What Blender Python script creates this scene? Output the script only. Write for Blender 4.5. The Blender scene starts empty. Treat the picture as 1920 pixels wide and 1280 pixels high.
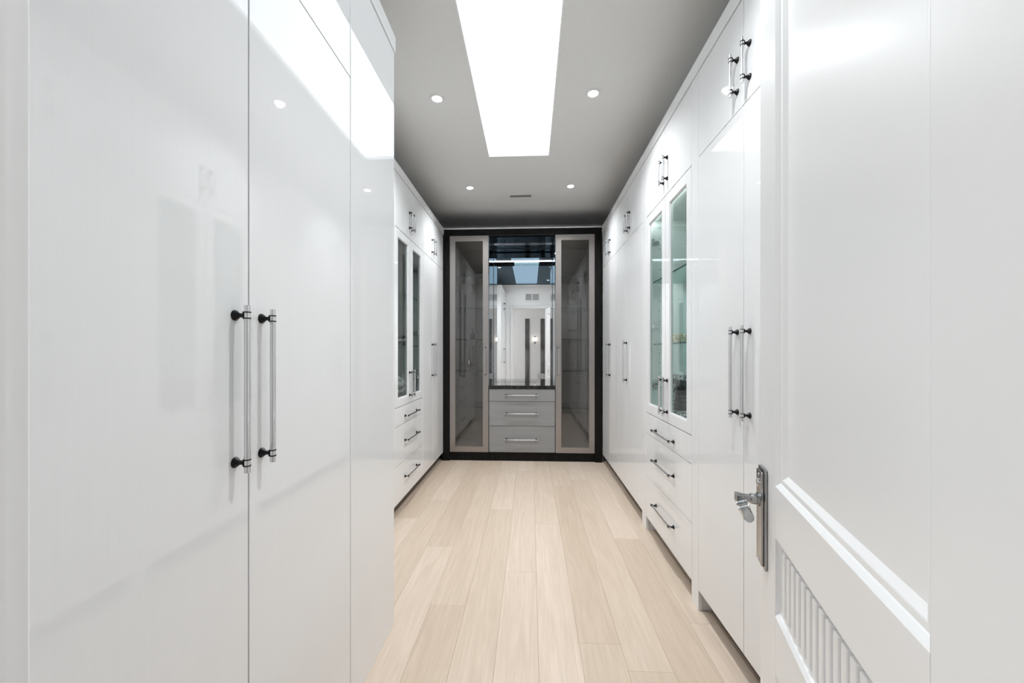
import bpy, bmesh, math, random
from mathutils import Vector, Matrix
random.seed(7)
S = bpy.context.scene
C = S.collection

# ------------------------------------------------------------------ camera
F_PX = 740.0
cam_d = bpy.data.cameras.new('camera')
cam_d.sensor_width = 36.0
cam_d.sensor_fit = 'HORIZONTAL'
cam_d.lens = 36.0 * F_PX / 1920.0
cam_d.shift_y = 20.0 / 1920.0
cam_d.clip_start = 0.02
cam = bpy.data.objects.new('camera', cam_d)
C.objects.link(cam)
cam.location = (0, 0, 1.28)
cam.rotation_euler = (math.pi / 2, 0, math.atan(35.0 / F_PX))
S.camera = cam

# ------------------------------------------------------------------ world, exposure, light levels
w = bpy.data.worlds.new('world')
S.world = w
w.use_nodes = True
w.node_tree.nodes['Background'].inputs[0].default_value = (0.75, 0.85, 1.0, 1)
w.node_tree.nodes['Background'].inputs[1].default_value = 0.6
S.view_settings.view_transform = 'Standard'
S.view_settings.look = 'None'
S.view_settings.gamma = 1.0
S.view_settings.use_curve_mapping = False
S.view_settings.exposure = 0.27
SKYLIGHT = 2.1          # radiance of the daylit skylight diffuser
DOWNLIGHT_W = 21.0       # each recessed spot
FILL_WINDOW = 3.6            # glow of the bedroom window added as unseen fill light
LED = 2.2
S.cycles.use_denoising = True
S.cycles.use_light_tree = False
S.cycles.use_adaptive_sampling = True
S.cycles.adaptive_threshold = 0.04
S.cycles.adaptive_min_samples = 20
S.cycles.max_bounces = 8
S.cycles.diffuse_bounces = 5
S.cycles.glossy_bounces = 5
S.cycles.transmission_bounces = 6
S.cycles.transparent_max_bounces = 16
S.cycles.caustics_reflective = False
S.cycles.caustics_refractive = False
S.cycles.sample_clamp_indirect = 6.0
S.cycles.blur_glossy = 0.2

# ------------------------------------------------------------------ materials
def mat(name, col, rough=0.5, metal=0.0, ior=1.5, emit=None, estr=0.0, coat=0.0):
    m = bpy.data.materials.new(name)
    m.use_nodes = True
    b = m.node_tree.nodes['Principled BSDF']
    b.inputs['Base Color'].default_value = (*col, 1)
    b.inputs['Roughness'].default_value = rough
    b.inputs['Metallic'].default_value = metal
    b.inputs['IOR'].default_value = ior
    b.inputs['Coat Weight'].default_value = coat
    if emit:
        b.inputs['Emission Color'].default_value = (*emit, 1)
        b.inputs['Emission Strength'].default_value = estr
    return m

def nd(m, t, **kw):
    n = m.node_tree.nodes.new(t)
    for k, v in kw.items():
        setattr(n, k, v)
    return n

def link(m, a, b):
    m.node_tree.links.new(a, b)

def bsdf(m):
    return m.node_tree.nodes['Principled BSDF']

def tint_noise(m, scale, c0, c1, detail=4.0, mapping=(1, 1, 1), bump=0.0, pos=(0.35, 0.65)):
    tc = nd(m, 'ShaderNodeTexCoord'); mp = nd(m, 'ShaderNodeMapping'); nz = nd(m, 'ShaderNodeTexNoise')
    mp.inputs['Scale'].default_value = mapping
    nz.inputs['Scale'].default_value = scale
    nz.inputs['Detail'].default_value = detail
    cr = nd(m, 'ShaderNodeValToRGB')
    cr.color_ramp.elements[0].position, cr.color_ramp.elements[1].position = pos
    cr.color_ramp.elements[0].color = (*c0, 1)
    cr.color_ramp.elements[1].color = (*c1, 1)
    link(m, tc.outputs['Object'], mp.inputs['Vector'])
    link(m, mp.outputs['Vector'], nz.inputs['Vector'])
    link(m, nz.outputs['Fac'], cr.inputs['Fac'])
    link(m, cr.outputs['Color'], bsdf(m).inputs['Base Color'])
    if bump:
        bp = nd(m, 'ShaderNodeBump')
        bp.inputs['Strength'].default_value = bump
        bp.inputs['Distance'].default_value = 0.002
        link(m, nz.outputs['Fac'], bp.inputs['Height'])
        link(m, bp.outputs['Normal'], bsdf(m).inputs['Normal'])
    return m

def glass_mat(name, tint, refl=0.04, gain=1.0, rough=0.0):
    """flat pane: tinted see-through mixed with a Fresnel reflection"""
    m = bpy.data.materials.new(name)
    m.use_nodes = True
    nt = m.node_tree
    nt.nodes.remove(nt.nodes['Principled BSDF'])
    out = nt.nodes['Material Output']
    tr = nd(m, 'ShaderNodeBsdfTransparent'); gl = nd(m, 'ShaderNodeBsdfGlossy'); mx = nd(m, 'ShaderNodeMixShader')
    fr = nd(m, 'ShaderNodeLayerWeight'); pw = nd(m, 'ShaderNodeMath', operation='POWER'); ma = nd(m, 'ShaderNodeMath', operation='MULTIPLY_ADD')
    tr.inputs['Color'].default_value = (*tint, 1)
    gl.inputs['Roughness'].default_value = rough
    gl.inputs['Color'].default_value = (1, 1, 1, 1)
    fr.inputs['Blend'].default_value = 0.5
    pw.inputs[1].default_value = 5.0        # Schlick: reflectance climbs from normal to grazing view
    link(m, fr.outputs['Facing'], pw.inputs[0])
    ma.inputs[1].default_value = gain
    ma.inputs[2].default_value = refl
    ma.use_clamp = True
    link(m, pw.outputs[0], ma.inputs[0])
    link(m, ma.outputs[0], mx.inputs['Fac'])
    link(m, tr.outputs[0], mx.inputs[1])
    link(m, gl.outputs[0], mx.inputs[2])
    link(m, mx.outputs[0], out.inputs['Surface'])
    return m

M = {}
M['lacquer'] = tint_noise(mat('white_gloss_lacquer', (0.80, 0.80, 0.80), 0.02, ior=1.62), 30, (0.789, 0.795, 0.802), (0.797, 0.803, 0.810), 3, (6, 6, 0.12))
M['carcass'] = mat('gap_shade_carcass', (0.30, 0.30, 0.30), 0.5)  # white carcass darkened: shade of the door gaps painted into its colour
M['inside'] = mat('pale_cabinet_interior', (0.78, 0.82, 0.81), 0.35)
M['toe'] = mat('shaded_toe_kick', (0.16, 0.125, 0.09), 0.55)  # brown recess shadow under the cabinets painted into the base colour
M['ceiling'] = tint_noise(mat('ceiling_paint', (0.74, 0.74, 0.73), 0.9), 60, (0.735, 0.735, 0.725), (0.75, 0.75, 0.74))
M['wall'] = tint_noise(mat('wall_paint', (0.85, 0.85, 0.85), 0.7), 60, (0.845, 0.845, 0.85), (0.86, 0.86, 0.865))
M['trim'] = mat('satin_white_trim', (0.80, 0.80, 0.80), 0.3)
M['door'] = mat('satin_white_door_paint', (0.82, 0.82, 0.82), 0.30)
M['chrome'] = mat('polished_chrome', (0.72, 0.72, 0.73), 0.05, 1.0)
M['nickel'] = tint_noise(mat('brushed_nickel_plate', (0.55, 0.55, 0.55), 0.16, 1.0), 40, (0.26, 0.26, 0.26), (0.46, 0.46, 0.46), 4, (1, 1, 0.06))
M['black'] = mat('black_gunmetal', (0.012, 0.012, 0.013), 0.28, 0.6)
M['blackwood'] = tint_noise(mat('black_stained_oak', (0.012, 0.011, 0.011), 0.32), 18, (0.003, 0.003, 0.003), (0.012, 0.011, 0.0105), 6, (8, 8, 0.35), 0.25)
bsdf(M['blackwood']).inputs['Specular IOR Level'].default_value = 0.14
bsdf(M['blackwood']).inputs['Roughness'].default_value = 0.45
M['stone'] = tint_noise(mat('black_polished_stone', (0.01, 0.01, 0.01), 0.05), 30, (0.006, 0.006, 0.006), (0.02, 0.02, 0.02))
M['champagne'] = mat('champagne_metal_frame', (0.35, 0.325, 0.312), 0.36, 0.8)
M['grey'] = tint_noise(mat('grey_satin_front', (0.26, 0.26, 0.26), 0.30), 12, (0.245, 0.247, 0.25), (0.27, 0.272, 0.275), 3, (0.15, 6, 6))
M['greyin'] = mat('grey_cabinet_interior', (0.56, 0.55, 0.535), 0.45)
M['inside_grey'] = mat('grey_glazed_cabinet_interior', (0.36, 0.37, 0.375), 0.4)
M['glass'] = glass_mat('clear_glass', (0.93, 0.97, 0.96), 0.03, 0.7)
M['shelfclear'] = glass_mat('neutral_shelf_glass', (0.93, 0.93, 0.93), 0.03, 0.7)
M['smoke'] = glass_mat('smoked_glass', (0.72, 0.715, 0.71), 0.06, 0.8)
M['shelfglass'] = glass_mat('shelf_glass', (0.88, 0.95, 0.93), 0.03, 0.7)
M['edgeglass'] = mat('green_glass_edge', (0.05, 0.10, 0.09), 0.08)
M['mirror'] = mat('silver_mirror', (0.96, 0.965, 0.965), 0.0, 1.0)
M['bluemirror'] = mat('blue_grey_tinted_mirror', (0.11, 0.15, 0.185), 0.01, 1.0)
M['darkmirror'] = mat('dark_blue_grey_glass_panel', (0.20, 0.26, 0.30), 0.04, 1.0)
M['lens'] = mat('downlight_lens', (1, 1, 1), 0.4, emit=(1.0, 0.97, 0.93), estr=14.0)
M['led'] = mat('led_strip', (1, 1, 1), 0.4, emit=(0.82, 0.92, 1.0), estr=LED)
M['diffuser'] = mat('skylight_diffuser', (0.8, 0.8, 0.8), 0.5, emit=(0.86, 0.945, 1.0), estr=SKYLIGHT)
M['windowfill'] = mat('added_fill_pane', (0.8, 0.8, 0.8), 0.5, emit=(0.95, 0.98, 1.0), estr=FILL_WINDOW)
M['dark'] = mat('dark_void', (0.02, 0.02, 0.02), 0.8)
M['gold'] = tint_noise(mat('gold_filigree', (0.75, 0.6, 0.3), 0.2, 0.9), 60, (0.55, 0.42, 0.2), (0.95, 0.9, 0.75))
M['crystal'] = glass_mat('grey_crystal', (0.30, 0.30, 0.31), 0.08, 1.2)
M['leverglass'] = glass_mat('lever_crystal', (0.66, 0.68, 0.69), 0.08, 1.5, 0.03)
M['silver'] = mat('tarnished_silver', (0.45, 0.44, 0.43), 0.22, 1.0)
M['ceramic'] = tint_noise(mat('white_ceramic', (0.8, 0.8, 0.78), 0.2), 25, (0.45, 0.44, 0.42), (0.86, 0.86, 0.84))
M['ebony'] = mat('black_ceramic', (0.02, 0.02, 0.022), 0.2)
M['photo'] = tint_noise(mat('dark_photograph', (0.03, 0.03, 0.035), 0.12), 14, (0.008, 0.008, 0.01), (0.11, 0.10, 0.10), 5)
M['marble'] = tint_noise(mat('dark_grey_marble', (0.08, 0.08, 0.08), 0.25), 3, (0.035, 0.035, 0.037), (0.22, 0.22, 0.22), 8, (1, 1, 0.4))
M['fabric'] = mat('pale_grey_upholstery', (0.55, 0.55, 0.55), 0.9)
M['bedfloor'] = tint_noise(mat('bedroom_oak_floor', (0.6, 0.52, 0.45), 0.4), 5, (0.58, 0.50, 0.43), (0.64, 0.56, 0.49), 4, (6, 0.4, 1))
M['brushwhite'] = mat('white_register_enamel', (0.75, 0.75, 0.75), 0.4)

# mosaic border of the picture frame
m = mat('silver_mosaic', (0.6, 0.6, 0.6), 0.18, 0.5)
tc = nd(m, 'ShaderNodeTexCoord'); vo = nd(m, 'ShaderNodeTexVoronoi'); cr = nd(m, 'ShaderNodeValToRGB')
vo.inputs['Scale'].default_value = 110
cr.color_ramp.elements[0].color = (0.04, 0.04, 0.04, 1); cr.color_ramp.elements[1].color = (0.95, 0.95, 0.95, 1)
cr.color_ramp.elements[0].position = 0.15; cr.color_ramp.elements[1].position = 0.75
link(m, tc.outputs['Object'], vo.inputs['Vector']); link(m, vo.outputs['Color'], cr.inputs['Fac']); link(m, cr.outputs['Color'], bsdf(m).inputs['Base Color'])
M['mosaic'] = m

# pale oak planks: grain runs along Y, tone differs from board to board
m = mat('pale_oak_plank', (0.6, 0.47, 0.36), 0.36)
tc = nd(m, 'ShaderNodeTexCoord'); oi = nd(m, 'ShaderNodeObjectInfo')
vm = nd(m, 'ShaderNodeVectorMath', operation='ADD')
sc_ = nd(m, 'ShaderNodeVectorMath', operation='SCALE'); sc_.inputs['Scale'].default_value = 37.0
cb = nd(m, 'ShaderNodeCombineXYZ')
for k in range(3):
    link(m, oi.outputs['Random'], cb.inputs[k])
link(m, cb.outputs[0], sc_.inputs[0]); link(m, tc.outputs['Object'], vm.inputs[0]); link(m, sc_.outputs[0], vm.inputs[1])
mp = nd(m, 'ShaderNodeMapping'); mp.inputs['Scale'].default_value = (15, 1.1, 1)
mp2 = nd(m, 'ShaderNodeMapping'); mp2.inputs['Scale'].default_value = (120, 5.0, 1)
n1 = nd(m, 'ShaderNodeTexNoise'); n1.inputs['Scale'].default_value = 1.0; n1.inputs['Detail'].default_value = 6; n1.inputs['Distortion'].default_value = 2.5
n2 = nd(m, 'ShaderNodeTexNoise'); n2.inputs['Scale'].default_value = 1.0; n2.inputs['Detail'].default_value = 3
link(m, vm.outputs[0], mp.inputs[0]); link(m, vm.outputs[0], mp2.inputs[0]); link(m, mp.outputs[0], n1.inputs['Vector']); link(m, mp2.outputs[0], n2.inputs['Vector'])
tone = nd(m, 'ShaderNodeValToRGB')
tone.color_ramp.elements[0].color = (0.53, 0.43, 0.342, 1); tone.color_ramp.elements[1].color = (0.625, 0.525, 0.442, 1)
link(m, oi.outputs['Random'], tone.inputs['Fac'])
gr = nd(m, 'ShaderNodeValToRGB')
gr.color_ramp.elements[0].position = 0.3; gr.color_ramp.elements[1].position = 0.7
gr.color_ramp.elements[0].color = (0.935, 0.92, 0.90, 1); gr.color_ramp.elements[1].color = (1.05, 1.05, 1.05, 1)
gr2 = nd(m, 'ShaderNodeValToRGB')
gr2.color_ramp.elements[0].position = 0.3; gr2.color_ramp.elements[1].position = 0.65
gr2.color_ramp.elements[0].color = (0.94, 0.93, 0.91, 1); gr2.color_ramp.elements[1].color = (1.02, 1.02, 1.02, 1)
link(m, n1.outputs['Fac'], gr.inputs['Fac']); link(m, n2.outputs['Fac'], gr2.inputs['Fac'])
mx1 = nd(m, 'ShaderNodeMixRGB', blend_type='MULTIPLY'); mx1.inputs[0].default_value = 1
mx2 = nd(m, 'ShaderNodeMixRGB', blend_type='MULTIPLY'); mx2.inputs[0].default_value = 1
link(m, tone.outputs[0], mx1.inputs[1]); link(m, gr.outputs[0], mx1.inputs[2])
link(m, mx1.outputs[0], mx2.inputs[1]); link(m, gr2.outputs[0], mx2.inputs[2])
link(m, mx2.outputs[0], bsdf(m).inputs['Base Color'])
bp = nd(m, 'ShaderNodeBump'); bp.inputs['Strength'].default_value = 0.08; bp.inputs['Distance'].default_value = 0.001
link(m, n2.outputs['Fac'], bp.inputs['Height']); link(m, bp.outputs[0], bsdf(m).inputs['Normal'])
M['oak'] = m

# ------------------------------------------------------------------ object helpers
ORG = {}            # build-frame origin of every object

def bmnew():
    return bmesh.new()

def box(bm, x0, x1, y0, y1, z0, z1, bev=0.0, seg=2):
    x0, x1 = min(x0, x1), max(x0, x1); y0, y1 = min(y0, y1), max(y0, y1); z0, z1 = min(z0, z1), max(z0, z1)
    r = bmesh.ops.create_cube(bm, size=1.0)
    vs = r['verts']
    for v in vs:
        v.co = Vector((x0 + (v.co.x + .5) * (x1 - x0), y0 + (v.co.y + .5) * (y1 - y0), z0 + (v.co.z + .5) * (z1 - z0)))
    if bev > 0:
        es = list({e for v in vs for e in v.link_edges})
        bmesh.ops.bevel(bm, geom=es, offset=bev, segments=seg, affect='EDGES', profile=0.5, clamp_overlap=True)
    return bm

def prism(bm, pts, axis, a0, a1):
    """extrude a closed 2-D outline along axis (0,1,2); pts are in the other two axes in order"""
    def co(p, a):
        c = [0, 0, 0]; o = [i for i in range(3) if i != axis]
        c[o[0]], c[o[1]] = p; c[axis] = a
        return c
    A = [bm.verts.new(co(p, a0)) for p in pts]; B = [bm.verts.new(co(p, a1)) for p in pts]
    n = len(pts)
    for i in range(n):
        bm.faces.new((A[i], A[(i + 1) % n], B[(i + 1) % n], B[i]))
    bm.faces.new(A[::-1]); bm.faces.new(B)
    bmesh.ops.recalc_face_normals(bm, faces=bm.faces[:])
    return bm

def lathe(bm, prof, mtx=Matrix.Identity(4), n=20, cap=True):
    """revolve (radius, height) profile about local Z, transformed by mtx"""
    rings = []
    for r, h in prof:
        rings.append([bm.verts.new(mtx @ Vector((r * math.cos(2 * math.pi * i / n), r * math.sin(2 * math.pi * i / n), h))) for i in range(n)])
    for a, b in zip(rings, rings[1:]):
        for i in range(n):
            bm.faces.new((a[i], a[(i + 1) % n], b[(i + 1) % n], b[i]))
    if cap:
        bm.faces.new(rings[0][::-1]); bm.faces.new(rings[-1])
    return bm

def ring_frame(bm, axis, d0, d1, outer, inner, bev=0.0015):
    """rectangular frame lying across `axis`; outer/inner = (a0,a1,b0,b1) in the other two axes"""
    def co(a, b, d):
        c = [0, 0, 0]; o = [i for i in range(3) if i != axis]
        c[o[0]], c[o[1]], c[axis] = a, b, d
        return bm.verts.new(c)
    def loop(R, d):
        a0, a1, b0, b1 = R
        return [co(a0, b0, d), co(a1, b0, d), co(a1, b1, d), co(a0, b1, d)]
    O0, O1, I0, I1 = loop(outer, d0), loop(outer, d1), loop(inner, d0), loop(inner, d1)
    fs = []
    for i in range(4):
        j = (i + 1) % 4
        fs += [bm.faces.new((O0[i], O0[j], I0[j], I0[i])), bm.faces.new((O1[i], I1[i], I1[j], O1[j])),
               bm.faces.new((O0[i], O1[i], O1[j], O0[j])), bm.faces.new((I0[i], I0[j], I1[j], I1[i]))]
    bmesh.ops.recalc_face_normals(bm, faces=fs)
    if bev:
        es = [e for e in {e for f in fs for e in f.edges} if e.calc_face_angle(0) > 0.5]
        bmesh.ops.bevel(bm, geom=es, offset=bev, segments=2, affect='EDGES', clamp_overlap=True)
    return bm

def put(o, parent, at):
    C.objects.link(o)
    o.parent = parent
    p = ORG.get(parent, Vector((0, 0, 0))) if parent else Vector((0, 0, 0))
    o.location = Vector(at) - p
    ORG[o] = Vector(at)
    return o

def obj(name, bm, m, parent=None, smooth=False, base=False):
    """bm in build-frame coordinates -> ONE mesh object with its origin at its own middle"""
    xs = [v.co for v in bm.verts]
    lo = Vector((min(v.x for v in xs), min(v.y for v in xs), min(v.z for v in xs)))
    hi = Vector((max(v.x for v in xs), max(v.y for v in xs), max(v.z for v in xs)))
    c = (lo + hi) / 2
    if base:
        c.z = lo.z
    for v in bm.verts:
        v.co -= c
    me = bpy.data.meshes.new(name)
    bm.to_mesh(me); bm.free()
    me.materials.append(M[m])
    if smooth:
        for p in me.polygons:
            p.use_smooth = True
        me.set_sharp_from_angle(angle=math.radians(35))
    return put(bpy.data.objects.new(name, me), parent, c)

def inst(name, me, parent, at, rot):
    o = bpy.data.objects.new(name, me)
    put(o, parent, at)
    o.rotation_euler = rot.to_euler()
    return o

def thing(name, label, cat, at=(0, 0, 0), group=None):
    o = bpy.data.objects.new(name, None)
    o.empty_display_size = 0.1
    put(o, None, at)
    return tag(o, label, cat, group)

def tag(o, label, cat, group=None):
    o['label'] = label; o['category'] = cat
    if group:
        o['group'] = group
    return o

def struct(o, label=None):
    o['kind'] = 'structure'
    if label:
        o['label'] = label
    return o

def B(x0, x1, y0, y1, z0, z1, bev=0.0):
    return box(bmnew(), x0, x1, y0, y1, z0, z1, bev)

# ------------------------------------------------------------------ key dimensions (metres)
XR, XLF, XLN = 0.83, -1.03, -0.643        # cabinet faces: right run, far left run, near left run
YB = 4.63                                  # front of the built-in at the end
CEIL = 2.96
WY = 0.30                                  # corridor face of the entry wall
TOE, SPLIT, DTOP, CROWN = 0.10, 2.245, 2.667, 2.738
YM = 5.20                                  # mirror plane

# ------------------------------------------------------------------ the setting
fl = struct(obj('floor', B(-1.75, 1.55, -0.15, 5.45, -0.06, -0.016), 'bedfloor'))
joints = {0: [3.01], 1: [1.35, 3.38], 2: [2.58, 3.755], 3: [0.55, 1.98, 4.1], 4: [1.1, 3.2], 5: [2.3, 4.25], 6: [0.9, 2.95],
          7: [1.75, 3.80], 8: [1.606, 3.98], 9: [0.9, 2.74, 4.3], 10: [1.9, 3.6]}
px0 = -1.048
for c_ in range(-1, 11):
    xa, xb = px0 + 0.18 * c_, px0 + 0.18 * (c_ + 1)
    if xa > 0.93:
        continue
    ys = [-0.14] + joints.get(c_, [2.2, 3.9]) + [4.72]
    for ya, yb in zip(ys, ys[1:]):
        obj('plank', B(xa + 0.0002, xb - 0.0002, ya + 0.0002, yb - 0.0002, -0.016, random.uniform(-0.0003, 0.0), 0.0010), 'oak', fl)

SKX0, SKX1, SKY0, SKY1 = -0.365, 0.162, 0.62, 3.39
bm = bmnew()
for (a, b, c, d) in ((-1.75, SKX0, 0.15, 5.45), (SKX1, 1.55, 0.15, 5.45), (SKX0, SKX1, 0.15, SKY0), (SKX0, SKX1, SKY1, 5.45)):
    box(bm, a, b, c, d, CEIL, CEIL + 0.12)
ce = struct(obj('ceiling', bm, 'ceiling'))
# flush skylight: thin white lip and a daylit diffuser just above it
wn = struct(obj('window_1', ring_frame(bmnew(), 2, CEIL - 0.001, CEIL + 0.030, (SKX0, SKX1, SKY0, SKY1), (SKX0 + 0.009, SKX1 - 0.009, SKY0 + 0.009, SKY1 - 0.009), 0.001), 'trim'), 'long narrow skylight set flush in the ceiling')
obj('pane', B(SKX0 + 0.001, SKX1 - 0.001, SKY0 + 0.001, SKY1 - 0.001, CEIL + 0.031, CEIL + 0.045), 'diffuser', wn)

struct(obj('wall_right', B(1.45, 1.55, 0.15, 5.45, 0, CEIL), 'wall'))
struct(obj('wall_left', B(-1.75, -1.65, 0.15, 5.45, 0, CEIL), 'wall'))
struct(obj('wall_back', B(-1.65, 1.45, 5.24, 5.40, 0, CEIL), 'wall'))

# entry wall with the doorway the photograph was taken through
OX0, OX1, OZ = -0.43, 0.378, 2.40
bm = bmnew()
box(bm, -1.65, OX0, 0.16, WY, 0, CEIL); box(bm, OX1, 1.45, 0.16, WY, 0, CEIL); box(bm, OX0, OX1, 0.16, WY, OZ, CEIL)
struct(obj('wall_front', bm, 'wall'))
bm = bmnew()
CW = 0.085
prof = [(0, 0), (CW, 0), (CW, 0.024), (CW - 0.016, 0.026), (CW - 0.028, 0.017), (0.018, 0.015), (0.012, 0.022), (0.004, 0.022), (0, 0.018)]
prism(bm, [(OX0 - p[0] + 0.0, WY + p[1]) for p in prof], 2, 0, OZ + CW)
prism(bm, [(OX1 + p[0] + 0.046, WY + p[1]) for p in prof], 2, 0, OZ + CW)
prism(bm, [(WY + p[1], OZ + p[0]) for p in prof], 0, OX0 - CW, OX1 + 0.046 + CW)
struct(obj('trim_1', bm, 'trim'), 'white moulded casing around the entry doorway')
bm = bmnew()
box(bm, OX0 - 0.0, OX0 + 0.004, 0.155, WY + 0.001, 0, OZ); box(bm, OX1 - 0.004, OX1, 0.155, WY + 0.001, 0, OZ); box(bm, OX0, OX1, 0.155, WY + 0.001, OZ - 0.004, OZ)
struct(obj('trim_2', bm, 'trim'), 'white jamb lining of the entry doorway')

# bedroom behind the camera, seen only in the mirror
BX0, BX1, BY0, BZ = -2.6, 2.4, -3.1, 2.96
struct(obj('floor_bedroom', B(BX0, BX1, BY0, -0.15, -0.06, -0.001), 'bedfloor'))
struct(obj('ceiling_bedroom', B(BX0, BX1, BY0, 0.16, BZ, BZ + 0.1), 'ceiling'))
struct(obj('wall_bedroom_far', B(BX0, BX1, BY0 - 0.1, BY0, 0, BZ), 'wall'))
struct(obj('wall_bedroom_right', B(BX1, BX1 + 0.1, BY0, 0.16, 0, BZ), 'wall'))
bm = bmnew()
box(bm, BX0 - 0.1, BX0, BY0, -2.6, 0, BZ); box(bm, BX0 - 0.1, BX0, -0.5, 0.16, 0, BZ); box(bm, BX0 - 0.1, BX0, -2.6, -0.5, 0, 0.7); box(bm, BX0 - 0.1, BX0, -2.6, -0.5, 2.5, BZ)
struct(obj('wall_bedroom_left', bm, 'wall'))
bm = bmnew()
box(bm, BX0, -1.75, 0.06, 0.16, 0, BZ); box(bm, 1.55, BX1, 0.06, 0.16, 0, BZ); box(bm, -1.75, OX0 - 0.0, 0.145, 0.16, 0, BZ); box(bm, OX1, 1.55, 0.145, 0.16, 0, BZ); box(bm, OX0, OX1, 0.145, 0.16, OZ, BZ)
struct(obj('wall_bedroom_near', bm, 'wall'))
w2 = struct(obj('fill_window_2', ring_frame(bmnew(), 0, BX0 - 0.08, BX0 + 0.02, (-2.6, -0.5, 0.7, 2.5), (-2.53, -0.57, 0.77, 2.43)), 'trim'), 'bedroom window added out of view as a glowing fill light')
obj('pane', B(BX0 - 0.07, BX0 - 0.06, -2.55, -0.55, 0.75, 2.45), 'windowfill', w2)  # glowing pane added out of view to brighten door and cabinets

# ------------------------------------------------------------------ handles
def mount_mesh():
    bm = bmnew()
    # local: +Z leaves the door, bar runs along local X at height 0.028
    lathe(bm, [(0.0118, 0), (0.0118, 0.002), (0.0106, 0.004), (0.0060, 0.010), (0.0046, 0.013), (0.0046, 0.0225)], n=20)
    for s in (-1, 1):
        mt = Matrix.Translation((s * 0.0066 - 0.0015, 0, 0.028)) @ Matrix.Rotation(math.pi / 2, 4, 'Y')
        lathe(bm, [(0.0061, 0), (0.0077, 0.0004), (0.0081, 0.0015), (0.0077, 0.0026), (0.0061, 0.0030)], mt, n=20)
    box(bm, -0.0080, 0.0080, -0.0038, 0.0038, 0.0195, 0.0225, 0.0008)
    me = bpy.data.meshes.new('handle_mount'); bm.to_mesh(me); bm.free()
    me.materials.append(M['black'])
    for p in me.polygons: p.use_smooth = True
    me.set_sharp_from_angle(angle=math.radians(35))
    return me
MOUNT = mount_mesh()
BARS = {}

def bar_mesh(cc):
    if cc in BARS: return BARS[cc]
    L = cc / 2 + 0.022
    bm = bmnew()
    r = 0.0060
    lathe(bm, [(r - 0.0008, -L), (r, -L + 0.0008), (r, L - 0.0008), (r - 0.0008, L)], Matrix.Translation((0, 0, 0.028)) @ Matrix.Rotation(math.pi / 2, 4, 'Y'), n=24)
    me = bpy.data.meshes.new('handle_bar'); bm.to_mesh(me); bm.free()
    me.materials.append(M['chrome'])
    for p in me.polygons: p.use_smooth = True
    me.set_sharp_from_angle(angle=math.radians(35))
    BARS[cc] = me
    return me

def handle(parent, at, normal, axis, cc):
    n = Vector(normal).normalized(); a = Vector(axis).normalized(); b = n.cross(a)
    R = Matrix((a, b, n)).transposed()
    at = Vector(at)
    inst('handle_bar', bar_mesh(cc), parent, at, R)
    for s in (-1, 1):
        inst('handle_mount', MOUNT, parent, at + a * (s * cc / 2), R)

# ------------------------------------------------------------------ wall-run cabinets
G = 0.0019      # half the gap between fronts

class Run:
    def __init__(self, xf, sgn, depth=0.60):
        self.x, self.s, self.d = xf, sgn, depth
        self.n = (-sgn, 0, 0)
    def X(self, d):
        return self.x + self.s * d
    def b(self, d0, d1, y0, y1, z0, z1, bev=0.0):
        return B(self.X(d0), self.X(d1), y0, y1, z0, z1, bev)

def front(run, root, name, y0, y1, z0, z1, hy=None, hz=None, cc=0.32, horiz=False, m='lacquer'):
    o = obj(name, run.b(0, 0.02, y0 + G, y1 - G, z0 + G, z1 - G, 0.0012), m, root)
    if hy is not None:
        handle(o, (run.x, hy, hz), run.n, (0, 1, 0) if horiz else (0, 0, 1), cc)
    return o

def glass_door(run, root, y0, y1, z0, z1, hy, hz, cc=0.192, st=0.068):
    bm = ring_frame(bmnew(), 0, run.X(0.0), run.X(0.02), (y0 + G, y1 - G, z0 + G, z1 - G), (y0 + st, y1 - st, z0 + st, z1 - st), 0.0025)
    o = obj('door', bm, 'lacquer', root)
    obj('glass_pane', run.b(0.011, 0.015, y0 + st - 0.002, y1 - st + 0.002, z0 + st - 0.002, z1 - st + 0.002), 'glass', o)
    obj('glazing_bead', ring_frame(bmnew(), 0, run.X(0.004), run.X(0.011), (y0 + st - 0.001, y1 - st + 0.001, z0 + st - 0.001, z1 - st + 0.001), (y0 + st + 0.006, y1 - st - 0.006, z0 + st + 0.006, z1 - st - 0.006), 0.0015), 'trim', o)
    handle(o, (run.x, hy, hz), run.n, (0, 0, 1), cc)
    return o

def wardrobe(run, label, y0, y1, lower, upper, group=None, dtop=DTOP, crown=CROWN, split=SPLIT):
    """lower/upper: list of (ya, yb, handle_y or None)"""
    t = thing('wardrobe_cabinet', label, 'wardrobe', (run.X(0.3), (y0 + y1) / 2, 0), group)
    obj('body', run.b(0.040, run.d, y0 + 0.001, y1 - 0.001, TOE, crown - 0.001), 'carcass', t)
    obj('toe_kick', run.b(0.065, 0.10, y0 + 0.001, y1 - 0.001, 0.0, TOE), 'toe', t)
    for ya, yb, hy in lower:
        front(run, t, 'door', ya, yb, TOE, split, hy, 1.2, 0.32)
    for ya, yb, hy in upper:
        front(run, t, 'upper_door', ya, yb, split, dtop, hy, 2.388, 0.128)
    return t

RR, LF, LN = Run(XR, 1), Run(XLF, -1), Run(XLN, -1, 0.95)

# --- right run
wardrobe(RR, 'white wardrobe right of the corridor, hidden behind the open panelled door', 0.335, 1.165,
         [(0.335, 0.75, 0.705), (0.75, 1.165, 0.795)], [(0.335, 0.75, 0.705), (0.75, 1.165, 0.795)])
wardrobe(RR, 'white gloss wardrobe just left of the open panelled door, two long chrome bar handles', 1.165, 1.997,
         [(1.165, 1.581, 1.537), (1.581, 1.997, 1.626)], [(1.165, 1.581, 1.537), (1.581, 1.997, 1.626)])

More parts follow.
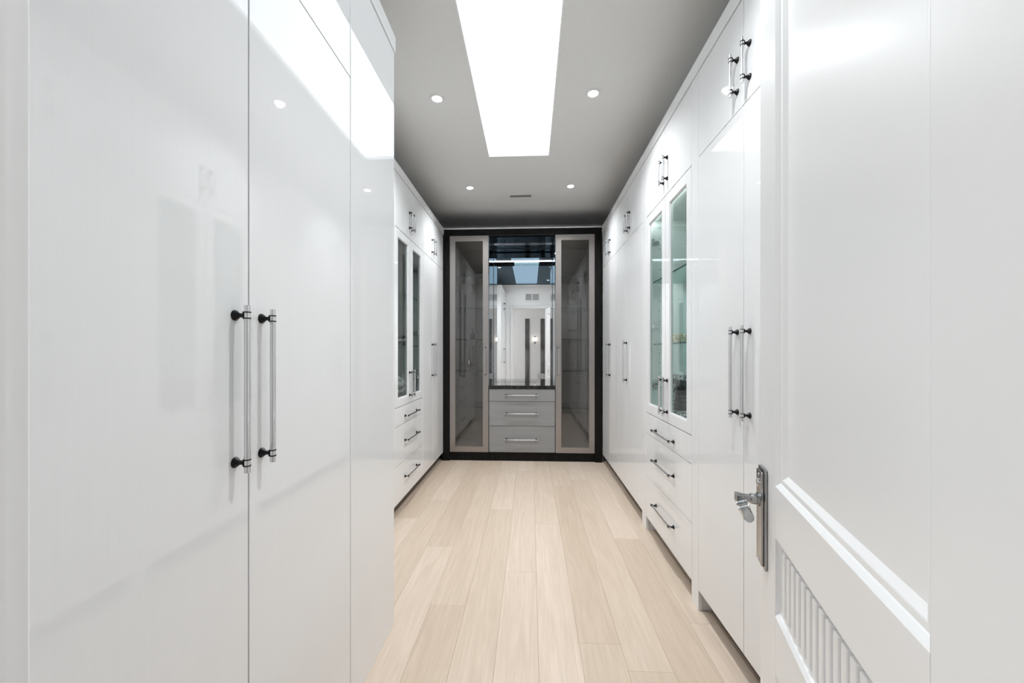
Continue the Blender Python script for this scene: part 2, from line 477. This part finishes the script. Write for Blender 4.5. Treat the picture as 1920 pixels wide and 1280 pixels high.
def display_unit(run, label, y0, y1, ya, ym, yb, feet=True, im='inside'):
    """glass-door cabinet over three drawers between two stiles that run to the floor"""
    t = thing('display_cabinet', label, 'cabinet', (run.X(0.3), (y0 + y1) / 2, 0))
    d = run.d
    zc = 0.848
    # carcass as separate boards so that the glass part is hollow
    obj('side_panel', run.b(0.021, d, y0 + 0.001, ya + 0.018, TOE, CROWN - 0.001), im, t)
    obj('side_panel', run.b(0.021, d, yb - 0.018, y1 - 0.001, TOE, CROWN - 0.001), im, t)
    obj('back_panel', run.b(d - 0.16, d, ya + 0.018, yb - 0.018, TOE, CROWN - 0.001), im, t)
    obj('base', run.b(0.022, d - 0.16, ya + 0.018, yb - 0.018, TOE, zc + 0.03), im, t)
    obj('top_box', run.b(0.022, d - 0.16, ya + 0.018, yb - 0.018, SPLIT - 0.03, CROWN - 0.001), im, t)
    for z in (1.34, 1.78):
        s = obj('shelf', run.b(0.046, d - 0.162, ya + 0.019, yb - 0.019, z - 0.010, z), 'shelfglass', t)
        obj('shelf_edge', run.b(0.045, 0.0458, ya + 0.019, yb - 0.019, z - 0.010, z), 'edgeglass', s)
    # shelf-pin holes and door hinges inside
    bm = bmnew()
    for sy, ys in ((1, ya + 0.018), (-1, yb - 0.018)):
        for dd in (0.09, 0.37):
            for k in range(17):
                z = 0.98 + k * 0.074
                mt = Matrix.Translation((run.X(dd), ys, z)) @ Matrix.Rotation(-sy * math.pi / 2, 4, 'X')
                lathe(bm, [(0.0035, -0.001), (0.0035, 0.0006)], mt, n=8)
    obj('pin_holes', bm, 'black', t)['kind'] = 'stuff'
    for ys, sy in ((ya + 0.018, 1), (yb - 0.018, -1)):
        for z in (1.05, 1.46, 2.06):
            bm = bmnew()
            box(bm, run.X(0.030), run.X(0.085), ys, ys + sy * 0.014, z - 0.012, z + 0.012, 0.003)
            box(bm, run.X(0.0215), run.X(0.040), ys + sy * 0.002, ys + sy * 0.05, z - 0.018, z + 0.018, 0.004)
            obj('hinge', bm, 'chrome', t)
    # stiles down to the floor with their returned feet
    for s0, s1, in ((y0, ya), (yb, y1)):
        st = obj('stile', run.b(0, 0.02, s0 + 0.0005, s1 - 0.0005, 0.0 if feet else TOE + G, DTOP, 0.0012), 'lacquer', t)
        if feet: obj('foot', run.b(0.0205, 0.075, s0 + 0.004, s1 - 0.004, 0.0, TOE - 0.0015), 'lacquer', st)
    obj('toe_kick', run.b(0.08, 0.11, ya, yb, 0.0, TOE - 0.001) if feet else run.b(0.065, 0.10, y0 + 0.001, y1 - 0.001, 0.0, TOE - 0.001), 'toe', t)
    off = 0.034
    glass_door(run, t, ya, ym, zc, SPLIT, ym - off, 1.012)
    glass_door(run, t, ym, yb, zc, SPLIT, ym + off, 1.012)
    front(run, t, 'upper_door', ya, ym, SPLIT, DTOP, ym - off, 2.40, 0.128)
    front(run, t, 'upper_door', ym, yb, SPLIT, DTOP, ym + off, 2.40, 0.128)
    yc = (ya + yb) / 2
    for z0, z1 in ((0.70, zc), (0.396, 0.70), (TOE, 0.396)):
        hz = z0 + (0.06 if z1 - z0 < 0.2 else 0.165)
        front(run, t, 'drawer', ya, yb, z0, z1, yc + 0.01, hz, 0.32, True)
    return t

du = display_unit(RR, 'white right-hand cabinet with two clear glass doors above three drawers', 1.997, 2.985, 2.08, 2.475, 2.885)
M['cabled'] = mat('cabinet_light_strip', (1, 1, 1), 0.4, emit=(0.93, 1.0, 0.985), estr=16.0)
obj('light_strip', RR.b(0.030, 0.044, 2.12, 2.85, SPLIT - 0.038, SPLIT - 0.0305), 'cabled', du)

wardrobe(RR, 'white wardrobe on the right beyond the glass-door cabinet, with a single long handle', 2.985, 3.817,
         [(2.985, 3.497, 3.458), (3.497, 3.817, None)], [(2.985, 3.395, 3.352), (3.395, 3.817, 3.438)])
wardrobe(RR, 'white wardrobe at the far right end, touching the black built-in frame', 3.817, 4.60,
         [(3.817, 4.205, 4.165), (4.205, 4.60, 4.245)], [(3.817, 4.205, 4.165), (4.205, 4.60, 4.245)])
# --- far left run
wardrobe(LF, 'white wardrobe on the left tucked behind the projecting near cabinet', 1.975, 2.87,
         [(1.975, 2.42, 2.375), (2.42, 2.87, 2.465)], [(1.975, 2.42, 2.375), (2.42, 2.87, 2.465)])
display_unit(LF, 'white left-hand cabinet with two narrow glass doors above three drawers', 2.87, 3.735, 2.955, 3.345, 3.725, False, 'inside_grey')
wardrobe(LF, 'white wardrobe at the far left end, touching the black built-in frame', 3.735, 4.60,
         [(3.735, 4.115, 4.075), (4.115, 4.60, 4.155)], [(3.735, 4.115, 4.075), (4.115, 4.60, 4.155)])
# --- near left wardrobe, standing further into the corridor
t = wardrobe(LN, 'large white gloss wardrobe nearest on the left with two long chrome bar handles', 0.335, 1.381,
             [(0.375, 0.872, 0.829), (0.872, 1.381, 0.914)], [(0.375, 0.872, 0.829), (0.872, 1.381, 0.914)], dtop=2.692, crown=2.765, split=2.26)
obj('filler_strip', LN.b(0, 0.02, 0.327, 0.375 - G, 0.0, 2.692, 0.001), 'lacquer', t)
obj('end_panel', LN.b(0, 0.96, 1.381 + G, 1.832, 0.0, 2.692 - G, 0.0015), 'lacquer', t)

# crown fillers above the doors
def crown(n, run, y0, y1, z0, z1, label):
    struct(obj('trim_%d' % n, run.b(-0.006, 0.02, y0, y1, z0 + G, z1, 0.002), 'lacquer'), label)
crown(3, RR, 0.335, 4.62, DTOP, CROWN, 'white fascia strip along the top of the right cabinets')
crown(4, LF, 1.85, 4.62, DTOP, CROWN, 'white fascia strip along the top of the far left cabinets')
bm = box(bmnew(), LN.X(-0.006), LN.X(0.02), 0.335, 1.838, 2.692 + G, 2.765, 0.002)
box(bm, LN.X(0.02), LN.X(0.96), 1.38, 1.838, 2.692 + G, 2.765, 0.002)
struct(obj('trim_5', bm, 'lacquer'), 'white fascia strip along the top of the near left cabinet')
# white filler closing the corridor ends beside the black frame, and the strip above it
struct(obj('trim_6', B(-1.05, 0.85, YB - 0.004, YB + 0.016, 2.728, 2.745, 0.002), 'trim'), 'pale strip above the black built-in frame')

# ------------------------------------------------------------------ built-in at the end
FX0, FX1 = -1.045, 0.826
PZ = 2.727
t = thing('built_in_surround', 'black-stained wooden frame around the whole built-in at the corridor end', 'frame', (-0.11, YB + 0.3, 0))
obj('post', B(FX0, -0.960, YB - 0.012, YB + 0.60, 0, PZ, 0.002), 'blackwood', t)
obj('post', B(0.748, FX1, YB - 0.012, YB + 0.60, 0, PZ, 0.002), 'blackwood', t)
obj('header', B(-0.9598, 0.7478, YB - 0.008, YB + 0.60, 2.656, PZ, 0.002), 'blackwood', t)
obj('plinth', B(-0.9598, 0.7478, YB + 0.012, YB + 0.60, 0, 0.100, 0.002), 'blackwood', t)

def smoked_cabinet(x0, x1, hx, label):
    t = thing('tall_display_cabinet', label, 'cabinet', ((x0 + x1) / 2, YB + 0.3, 0.101), 'smoked-glass cabinets of the built-in')
    z0, z1 = 0.102, 2.654
    y0, y1 = YB + 0.022, YB + 0.585
    obj('side_panel', B(x0, x0 + 0.018, y0, y1, z0, z1), 'greyin', t)
    obj('side_panel', B(x1 - 0.018, x1, y0, y1, z0, z1), 'greyin', t)
    obj('back_panel', B(x0 + 0.018, x1 - 0.018, y1 - 0.012, y1, z0, z1), 'greyin', t)
    obj('bottom', B(x0 + 0.018, x1 - 0.018, y0, y1 - 0.012, z0, z0 + 0.03), 'greyin', t)
    obj('top', B(x0 + 0.018, x1 - 0.018, y0, y1 - 0.012, z1 - 0.03, z1), 'greyin', t)
    for z in (0.625, 1.06, 1.437, 1.809, 2.18):
        s = obj('shelf', B(x0 + 0.019, x1 - 0.019, y0 + 0.03, y1 - 0.014, z - 0.010, z), 'shelfclear', t)
        obj('shelf_edge', B(x0 + 0.019, x1 - 0.019, y0 + 0.029, y0 + 0.0298, z - 0.010, z), 'edgeglass', s)
    st = 0.066
    d = obj('door', ring_frame(bmnew(), 1, YB, YB + 0.020, (x0 + 0.001, x1 - 0.001, z0, z1), (x0 + st, x1 - st, z0 + st, z1 - st), 0.002), 'champagne', t)
    obj('glass_pane', B(x0 + st - 0.002, x1 - st + 0.002, YB + 0.010, YB + 0.014, z0 + st - 0.002, z1 - st + 0.002), 'smoke', d)
    handle(d, (hx, YB, 1.177), (0, -1, 0), (0, 0, 1), 0.32)
    return t
smoked_cabinet(-0.957, -0.497, -0.535, 'smoked-glass cabinet left of the mirror, holding two vases')
smoked_cabinet(0.291, 0.745, 0.325, 'smoked-glass cabinet right of the mirror, with empty shelves')

t = thing('drawer_chest', 'grey three-drawer chest with chrome bar handles under the mirror', 'drawers', (-0.10, YB + 0.3, 0.101))
DX0, DX1 = -0.487, 0.281
obj('body', B(DX0 - 0.006, DX1 + 0.006, YB + 0.024, YB + 0.58, 0.102, 0.846), 'grey', t)
for z0, z1, hz in ((0.703, 0.846, 0.776), (0.412, 0.700, 0.561), (0.104, 0.409, 0.256)):
    d = obj('drawer', B(DX0, DX1, YB + 0.001, YB + 0.021, z0 + 0.001, z1 - 0.001, 0.0012), 'grey', t)
    handle(d, (-0.11, YB + 0.001, hz), (0, -1, 0), (1, 0, 0), 0.352)
tag(obj('countertop', B(DX0 - 0.006, DX1 + 0.006, YB - 0.004, YM - 0.006, 0.8475, 0.889, 0.002), 'stone'), 'polished black countertop on the grey drawer chest', 'countertop')
tag(obj('wall_mirror', B(DX0, DX1, YM, YM + 0.006, 0.890, 2.165), 'mirror'), 'large clear mirror above the black countertop reflecting the doorway', 'mirror')
tag(obj('tinted_mirror', B(DX0, DX1, YM, YM + 0.006, 2.168, 2.640), 'bluemirror'), 'blue-grey tinted mirror strip above the clear mirror', 'mirror')
tag(obj('niche_side_panel', B(DX0 - 0.009, DX0 - 0.003, YB + 0.022, YM + 0.02, 0.890, 2.654), 'darkmirror'), 'dark reflective glass lining on the left side of the mirror niche', 'panel', 'niche linings')
tag(obj('niche_side_panel', B(DX1 + 0.003, DX1 + 0.009, YB + 0.022, YM + 0.02, 0.890, 2.654), 'darkmirror'), 'dark reflective glass lining on the right side of the mirror niche', 'panel', 'niche linings')
tag(obj('niche_soffit', B(DX0, DX1, YB + 0.05, YM - 0.001, 2.645, 2.652), 'bluemirror'), 'tinted mirror ceiling of the niche under the black header', 'panel')
t = thing('mirror_light_bar', 'slim glowing light bar across the tinted mirror with dark end brackets', 'light', (-0.10, YM - 0.03, 2.43))
obj('strip', B(DX0 + 0.002, DX1 - 0.002, YM - 0.045, YM - 0.002, 2.458, 2.478, 0.004), 'led', t)
obj('bracket', B(DX0 + 0.002, -0.215, YM - 0.050, YM - 0.002, 2.424, 2.4575, 0.003), 'blackwood', t)
obj('bracket', B(0.112, DX1 - 0.002, YM - 0.050, YM - 0.002, 2.424, 2.4575, 0.003), 'blackwood', t)
obj('diffuser', B(-0.2148, 0.1118, YM - 0.030, YM - 0.002, 2.428, 2.4575, 0.003), 'shelfglass', t)
tag(obj('niche_rail', B(DX0 + 0.001, DX1 - 0.001, 4.985, 4.995, 2.632, 2.6445), 'chrome'), 'thin chrome rail under the niche ceiling above the light bar', 'rail')

# ------------------------------------------------------------------ entry door (opened inwards)
A = math.atan(0.30)
door = thing('panelled_door', 'open white panelled entry door at right with crystal lever and reeded panel', 'door')
door.location = (0.376, 0.302, 0)
door.rotation_euler = (0, 0, math.pi / 2 - A)
# local frame: +x from hinge to free edge, +y towards the corridor centre (visible face at y=0), thickness to -y
DW, DH, DT = 0.81, 2.385, 0.044
ST = 0.134
def dbox(x0, x1, z0, z1, y0=-DT, y1=0.0, bev=0.0015):
    return B(x0, x1, y0, y1, z0, z1, bev)
obj('stile', dbox(DW - ST, DW, 0.008, DH), 'door', door)
obj('stile', dbox(0, ST, 0.008, DH), 'door', door)
for z0, z1 in ((0.008, 0.20), (0.532, 0.664), (0.848, 0.967), (2.25, DH)):
    obj('rail', dbox(ST + 0.0002, DW - ST - 0.0002, z0, z1, bev=0.0), 'door', door)

def moulding(x0, x1, z0, z1, sect, name='moulding'):
    """sweep a section (inset, y) around the inside of a rectangular opening, mitred"""
    bm = bmnew()
    loops = []
    for ins, y in sect:
        a, b, c, d = x0 + ins, x1 - ins, z0 + ins, z1 - ins
        loops.append([bm.verts.new(p) for p in ((a, y, c), (b, y, c), (b, y, d), (a, y, d))])
    for L0, L1 in zip(loops, loops[1:]):
        for i in range(4):
            bm.faces.new((L0[i], L0[(i + 1) % 4], L1[(i + 1) % 4], L1[i]))
    bmesh.ops.recalc_face_normals(bm, faces=bm.faces[:])
    return obj(name, bm, 'door', door)
SECT = [(-0.0005, -0.030), (-0.0005, -0.0002), (0.0005, -0.0002), (0.009, -0.0065), (0.011, -0.0085), (0.020, -0.0088), (0.022, -0.0095), (0.034, -0.0175), (0.035, -0.03)]
moulding(ST, DW - ST, 0.967, 2.25, SECT)
obj('panel', dbox(ST - 0.0, DW - ST, 0.967, 2.25, -0.034, -0.017, 0), 'door', door)
SECT2 = [(-0.0005, -0.030), (-0.0005, -0.0002), (0.0005, -0.0002), (0.008, -0.006), (0.010, -0.010), (0.018, -0.0105), (0.020, -0.019), (0.021, -0.03)]
moulding(ST - 0.008, DW - ST + 0.008, 0.664, 0.852, SECT2)
pn = obj('reeded_panel', dbox(ST, DW - ST, 0.664, 0.848, -0.034, -0.020, 0), 'door', door)
n = 17
xa, xb = ST + 0.022, DW - ST - 0.022
for k in range(n):
    xc = xa + (k + 0.5) * (xb - xa) / n
    obj('reed', B(xc - 0.0095, xc + 0.0095, -0.0198, -0.006, 0.688, 0.828, 0.0025), 'door', pn)
moulding(ST, DW - ST, 0.20, 0.532, SECT)
obj('panel', dbox(ST, DW - ST, 0.20, 0.532, -0.034, -0.017, 0), 'door', door)
# lever set
pl = obj('lever_plate', box(box(bmnew(), DW - 0.074, DW - 0.010, 0.0, 0.007, 0.735, 0.985, 0.002), DW - 0.067, DW - 0.017, 0.0065, 0.013, 0.742, 0.978, 0.003), 'nickel', door)
for z in (0.752, 0.968):
    obj('screw', lathe(bmnew(), [(0.004, 0), (0.004, 0.0012), (0.003, 0.002)], Matrix.Translation((DW - 0.042, 0.0129, z)) @ Matrix.Rotation(-math.pi / 2, 4, 'X'), n=12), 'chrome', pl)
obj('keyhole', lathe(bmnew(), [(0.011, 0), (0.011, 0.003), (0.008, 0.0045)], Matrix.Translation((DW - 0.042, 0.0129, 0.948)) @ Matrix.Rotation(-math.pi / 2, 4, 'X'), n=16), 'chrome', pl)
bm = bmnew()
LX, LZ = DW - 0.040, 0.902
rot = Matrix.Translation((LX, 0.012, LZ)) @ Matrix.Rotation(-math.pi / 2, 4, 'X')
lathe(bm, [(0.017, 0), (0.017, 0.005), (0.0135, 0.006), (0.0135, 0.018), (0.012, 0.020), (0.0085, 0.0205)], rot, n=24)
box(bm, LX - 0.008, LX + 0.008, 0.03, 0.066, LZ - 0.008, LZ + 0.009, 0.002)
prism(bm, [(LX + 0.012, 0.066), (LX + 0.012, 0.060), (LX + 0.004, 0.050), (LX - 0.018, 0.050), (LX - 0.022, 0.066)], 2, LZ - 0.0105, LZ + 0.0105)
obj('lever_neck', bm, 'nickel', door)
# faceted crystal grip pointing back towards the hinge
mt = Matrix.Translation((LX - 0.0215, 0.057, LZ - 0.001)) @ Matrix.Rotation(math.radians(-96), 4, 'Y') @ Matrix.Rotation(math.radians(22.5), 4, 'Z')
bm = lathe(bmnew(), [(0.0085, 0), (0.0115, 0.006), (0.0115, 0.018), (0.0090, 0.022), (0.0090, 0.028), (0.0118, 0.034), (0.0118, 0.088), (0.0095, 0.094)], mt, n=8)
lv = obj('crystal_grip', bm, 'leverglass', door)
bm = bmnew()
for h in (0.012, 0.040):
    lathe(bm, [(0.0035, -0.0135), (0.0050, -0.0120), (0.0050, 0.0120), (0.0035, 0.0135)], mt @ Matrix.Translation((0, 0, h)) @ Matrix.Rotation(math.pi / 2, 4, 'X'), n=12)
obj('grip_stud', bm, 'chrome', lv)
obj('hinge', lathe(bmnew(), [(0.007, 0), (0.007, 0.10)], Matrix.Translation((-0.004, 0.004, 2.05)), n=12), 'chrome', door)
obj('hinge', lathe(bmnew(), [(0.007, 0), (0.007, 0.10)], Matrix.Translation((-0.004, 0.004, 0.25)), n=12), 'chrome', door)

# ------------------------------------------------------------------ ceiling fittings
def downlight(x, y, label, grp='recessed ceiling downlights'):
    t = thing('downlight', label, 'downlight', (x, y, CEIL), grp)
    bm = lathe(bmnew(), [(0.030, 0.0), (0.034, -0.004), (0.050, -0.0045), (0.052, -0.001), (0.052, 0.0)], Matrix.Translation((x, y, CEIL)), n=32, cap=False)
    obj('trim_ring', bm, 'brushwhite', t, smooth=True)
    obj('lens', lathe(bmnew(), [(0.030, -0.0015), (0.030, -0.003)], Matrix.Translation((x, y, CEIL)), n=32), 'lens', t)
    ld = bpy.data.lights.new('downlight_beam', 'SPOT')
    ld.energy = DOWNLIGHT_W * 4 * math.pi / 4
    ld.spot_size = math.radians(128); ld.spot_blend = 1.0; ld.shadow_soft_size = 0.018
    ld.color = (0.95, 0.98, 1.0)
    o = bpy.data.objects.new('downlight_beam', ld)
    put(o, t, (x, y, CEIL - 0.012))
downlight(-0.62, 2.59, 'glowing recessed downlight left of the skylight, nearer the camera')
downlight(0.405, 2.585, 'glowing recessed downlight right of the skylight, nearer the camera')
downlight(-0.62, 4.01, 'glowing recessed downlight left of the ceiling vent near the far end')
downlight(0.405, 4.02, 'glowing recessed downlight right of the ceiling vent near the far end')
downlight(0.405, 1.16, 'recessed downlight in the ceiling above the open panelled door')

t = thing('ceiling_vent', 'small white slotted air register in the ceiling beyond the skylight', 'vent', (-0.109, 4.243, CEIL))
vx0, vx1, vy0, vy1 = -0.245, 0.027, 4.185, 4.300
obj('frame', ring_frame(bmnew(), 2, CEIL - 0.006, CEIL - 0.0002, (vx0, vx1, vy0, vy1), (vx0 + 0.022, vx1 - 0.022, vy0 + 0.022, vy1 - 0.022), 0.001), 'brushwhite', t)
obj('duct', B(vx0 + 0.021, vx1 - 0.021, vy0 + 0.021, vy1 - 0.021, CEIL - 0.0015, CEIL - 0.0003), 'dark', t)
ns = 15
for k in range(ns):
    xc = vx0 + 0.022 + (k + 0.5) * (vx1 - vx0 - 0.044) / ns
    obj('slat', B(xc - 0.0028, xc + 0.0028, vy0 + 0.021, vy1 - 0.021, CEIL - 0.0055, CEIL - 0.0016), 'brushwhite', t)

# ------------------------------------------------------------------ things in the cabinets
def revolve(name, prof, at, m, parent=None, n=28, cap=True):
    return obj(name, lathe(bmnew(), prof, Matrix.Translation(at), n=n, cap=cap), m, parent, smooth=True, base=True)

v = thing('bottle_vase', 'round-bellied grey crystal bottle vase on the upper shelf of the smoked cabinet', 'vase', (-0.722, 4.86, 1.4371))
revolve('body', [(0.020, 0), (0.024, 0.004), (0.036, 0.020), (0.041, 0.042), (0.034, 0.066), (0.016, 0.084), (0.011, 0.094), (0.011, 0.118), (0.017, 0.126)], (-0.722, 4.86, 1.4375), 'crystal', v)
revolve('lip', [(0.011, 0), (0.019, 0.003), (0.020, 0.009), (0.017, 0.012)], (-0.722, 4.86, 1.5585), 'crystal', v)
revolve('neck_ring', [(0.0115, 0), (0.0145, 0.002), (0.0145, 0.006), (0.0115, 0.008)], (-0.722, 4.86, 1.531), 'silver', v)
v = thing('perfume_bottle', 'slender silver teardrop bottle with tall stopper on the shelf below the vase', 'bottle', (-0.762, 4.86, 1.0605))
revolve('foot', [(0.026, 0), (0.026, 0.005), (0.012, 0.014), (0.007, 0.024)], (-0.762, 4.86, 1.0605), 'silver', v)
revolve('body', [(0.008, 0), (0.026, 0.014), (0.036, 0.034), (0.035, 0.050), (0.024, 0.076), (0.013, 0.102), (0.008, 0.128)], (-0.762, 4.86, 1.083), 'silver', v)
revolve('stopper', [(0.006, 0), (0.010, 0.004), (0.009, 0.012), (0.0045, 0.022), (0.0035, 0.085), (0.0012, 0.100)], (-0.762, 4.86, 1.2105), 'silver', v)

# gold filigree crown bowl on the glass shelf, right-hand glass cabinet
bx, by, bz = 0.99, 2.67, 1.3405
v = thing('filigree_bowl', 'small gold filigree bowl on a glass shelf of the right-hand cabinet', 'bowl', (bx, by, bz))
revolve('cup', [(0.062, 0), (0.068, 0.004), (0.074, 0.022), (0.078, 0.030), (0.073, 0.030), (0.068, 0.012), (0.0, 0.008)], (bx, by, bz), 'gold', v, cap=False)
for k in range(14):
    a = 2 * math.pi * k / 14
    ca, sa = math.cos(a), math.sin(a)
    bm = lathe(bmnew(), [(0.003, 0), (0.012, 0.010), (0.015, 0.020), (0.010, 0.032), (0.002, 0.040)], Matrix.Translation((bx + 0.080 * ca, by + 0.080 * sa, bz + 0.022)) @ Matrix.Rotation(a, 4, 'Z') @ Matrix.Diagonal((0.3, 1, 1, 1)) , n=10)
    obj('leaf', bm, 'gold', v, smooth=True)

# mosaic picture frame leaning on the cabinet base
pf = thing('picture_frame', 'silver mosaic picture frame with a dark photograph, leaning in the right-hand cabinet', 'picture frame', (0.955, 2.45, 0.8785))
pf.rotation_euler = (math.radians(-12), 0, math.radians(-38))
ORG[pf] = Vector((0, 0, 0))
obj('border', ring_frame(bmnew(), 1, -0.007, 0.007, (-0.12, 0.12, 0.002, 0.265), (-0.082, 0.082, 0.040, 0.227), 0.002), 'mosaic', pf)
obj('photograph', B(-0.084, 0.084, -0.003, 0.004, 0.038, 0.229), 'photo', pf)
obj('strut', box(bmnew(), -0.012, 0.012, 0.006, 0.012, 0.02, 0.19), 'black', pf)

# left glass cabinet: coiled two-tone bowl, and white rose ornament
bx, by, bz = -1.19, 3.50, 1.3405
v = thing('swirl_dish', 'black and white swirled dish on a glass shelf of the left-hand cabinet', 'dish', (bx, by, bz))
revolve('bowl', [(0.05, 0), (0.06, 0.004), (0.088, 0.045), (0.100, 0.085), (0.094, 0.085), (0.080, 0.045), (0.045, 0.012), (0.0, 0.010)], (bx, by, bz), 'ebony', v, cap=False)
bm = bmnew()
N = 70
prev = None
for i in range(N + 1):
    a = 3.6 * math.pi * i / N
    h = 0.010 + 0.078 * i / N
    r = 0.066 + 0.040 * i / N
    cen = Vector((bx + r * math.cos(a), by + r * math.sin(a), bz + h))
    rad = Vector((math.cos(a), math.sin(a), 0))
    rw = 0.011
    ringv = [bm.verts.new(cen + rad * (rw * math.cos(q * math.pi / 3)) + Vector((0, 0, rw * math.sin(q * math.pi / 3)))) for q in range(6)]
    if prev:
        for q in range(6):
            bm.faces.new((prev[q], prev[(q + 1) % 6], ringv[(q + 1) % 6], ringv[q]))
    prev = ringv
obj('white_swirl', bm, 'ceramic', v, smooth=True)

bx, by, bz = -1.165, 3.40, 0.8785
v = thing('rose_ornament', 'white ceramic rose cluster at the bottom of the left-hand glass cabinet', 'ornament', (bx, by, bz))
revolve('base', [(0.045, 0), (0.060, 0.006), (0.062, 0.02), (0.040, 0.03)], (bx, by, bz), 'ceramic', v)
def rose(cx, cy, cz, R):
    bm = bmnew()
    for ring, (cnt, rr, tilt, hh) in enumerate(((7, 0.9, 0.9, 0.0), (5, 0.55, 0.45, 0.15), (3, 0.25, 0.15, 0.3))):
        for k in range(cnt):
            a = 2 * math.pi * (k + 0.5 * ring) / cnt
            mt = Matrix.Translation((cx, cy, cz + hh * R)) @ Matrix.Rotation(a, 4, 'Z') @ Matrix.Translation((rr * R * 0.6, 0, 0)) @ Matrix.Rotation(tilt, 4, 'Y') @ Matrix.Diagonal((0.16, 0.55, 0.75, 1))
            bmesh.ops.create_icosphere(bm, subdivisions=2, radius=R, matrix=mt)
    return bm
random.seed(3)
for k, (dx, dy, dz, R) in enumerate(((0.0, -0.055, 0.045, 0.05), (0.05, 0.0, 0.05, 0.05), (-0.04, 0.035, 0.05, 0.05), (0.01, -0.02, 0.105, 0.05), (0.03, 0.03, 0.115, 0.045), (0.0, 0.0, 0.155, 0.04))):
    obj('rose', rose(bx + dx, by + dy, bz + dz, R), 'ceramic', v, smooth=True)

# ------------------------------------------------------------------ seen only in the mirror
t = thing('return_air_grille', 'white two-panel grille high on the wall above the entry doorway', 'vent', (0.03, WY, 2.55))
obj('frame', ring_frame(bmnew(), 1, WY + 0.0005, WY + 0.018, (-0.155, 0.235, 2.575, 2.795), (-0.125, 0.205, 2.605, 2.765), 0.002), 'trim', t)
obj('divider', B(0.030, 0.050, WY + 0.001, WY + 0.017, 2.604, 2.766), 'trim', t)
for k in range(9):
    z = 2.608 + k * 0.0175
    for xa, xb in ((-0.125, 0.0298), (0.0502, 0.205)):
        bm = prism(bmnew(), [(WY + 0.001, z + 0.012), (WY + 0.012, z), (WY + 0.014, z + 0.001), (WY + 0.003, z + 0.014)], 0, xa, xb)
        obj('louver', bm, 'greyin', t)
for x0, x1, nm in ((-0.19, -0.045, 'dark marble strip on the bedroom wall left of the sconce'), (0.335, 0.48, 'dark marble strip on the bedroom wall right of the sconce')):
    tag(obj('marble_strip', B(x0, x1, BY0 + 0.001, BY0 + 0.025, 0.35, 2.42, 0.003), 'marble'), nm, 'wall panel', 'marble strips on the bedroom wall')
t = thing('wall_sconce', 'small lit sconce between the dark marble strips in the mirror', 'lamp', (0.145, BY0, 1.6))
obj('back_plate', B(0.115, 0.175, BY0 + 0.001, BY0 + 0.015, 1.56, 1.82, 0.003), 'chrome', t)
M['shade'] = mat('sconce_shade', (1, 1, 1), 0.4, emit=(1.0, 0.9, 0.75), estr=6.0)
revolve('shade', [(0.028, 0), (0.028, 0.11), (0.026, 0.112)], (0.145, BY0 + 0.055, 1.66), 'shade', t)
revolve('arm', [(0.012, 0), (0.030, 0.006), (0.030, 0.02)], (0.145, BY0 + 0.055, 1.638), 'chrome', t)
t = thing('upholstered_bench', 'pale grey upholstered bench against the bedroom wall in the mirror', 'bench', (0.5, BY0 + 0.3, 0))
obj('seat', B(0.22, 0.95, BY0 + 0.08, BY0 + 0.52, 0.14, 0.56, 0.03), 'fabric', t)
for lx in (0.28, 0.89):
    for ly in (BY0 + 0.13, BY0 + 0.47):
        obj('leg', lathe(bmnew(), [(0.012, 0), (0.018, 0.141)], Matrix.Translation((lx, ly, 0)), n=12), 'black', t)
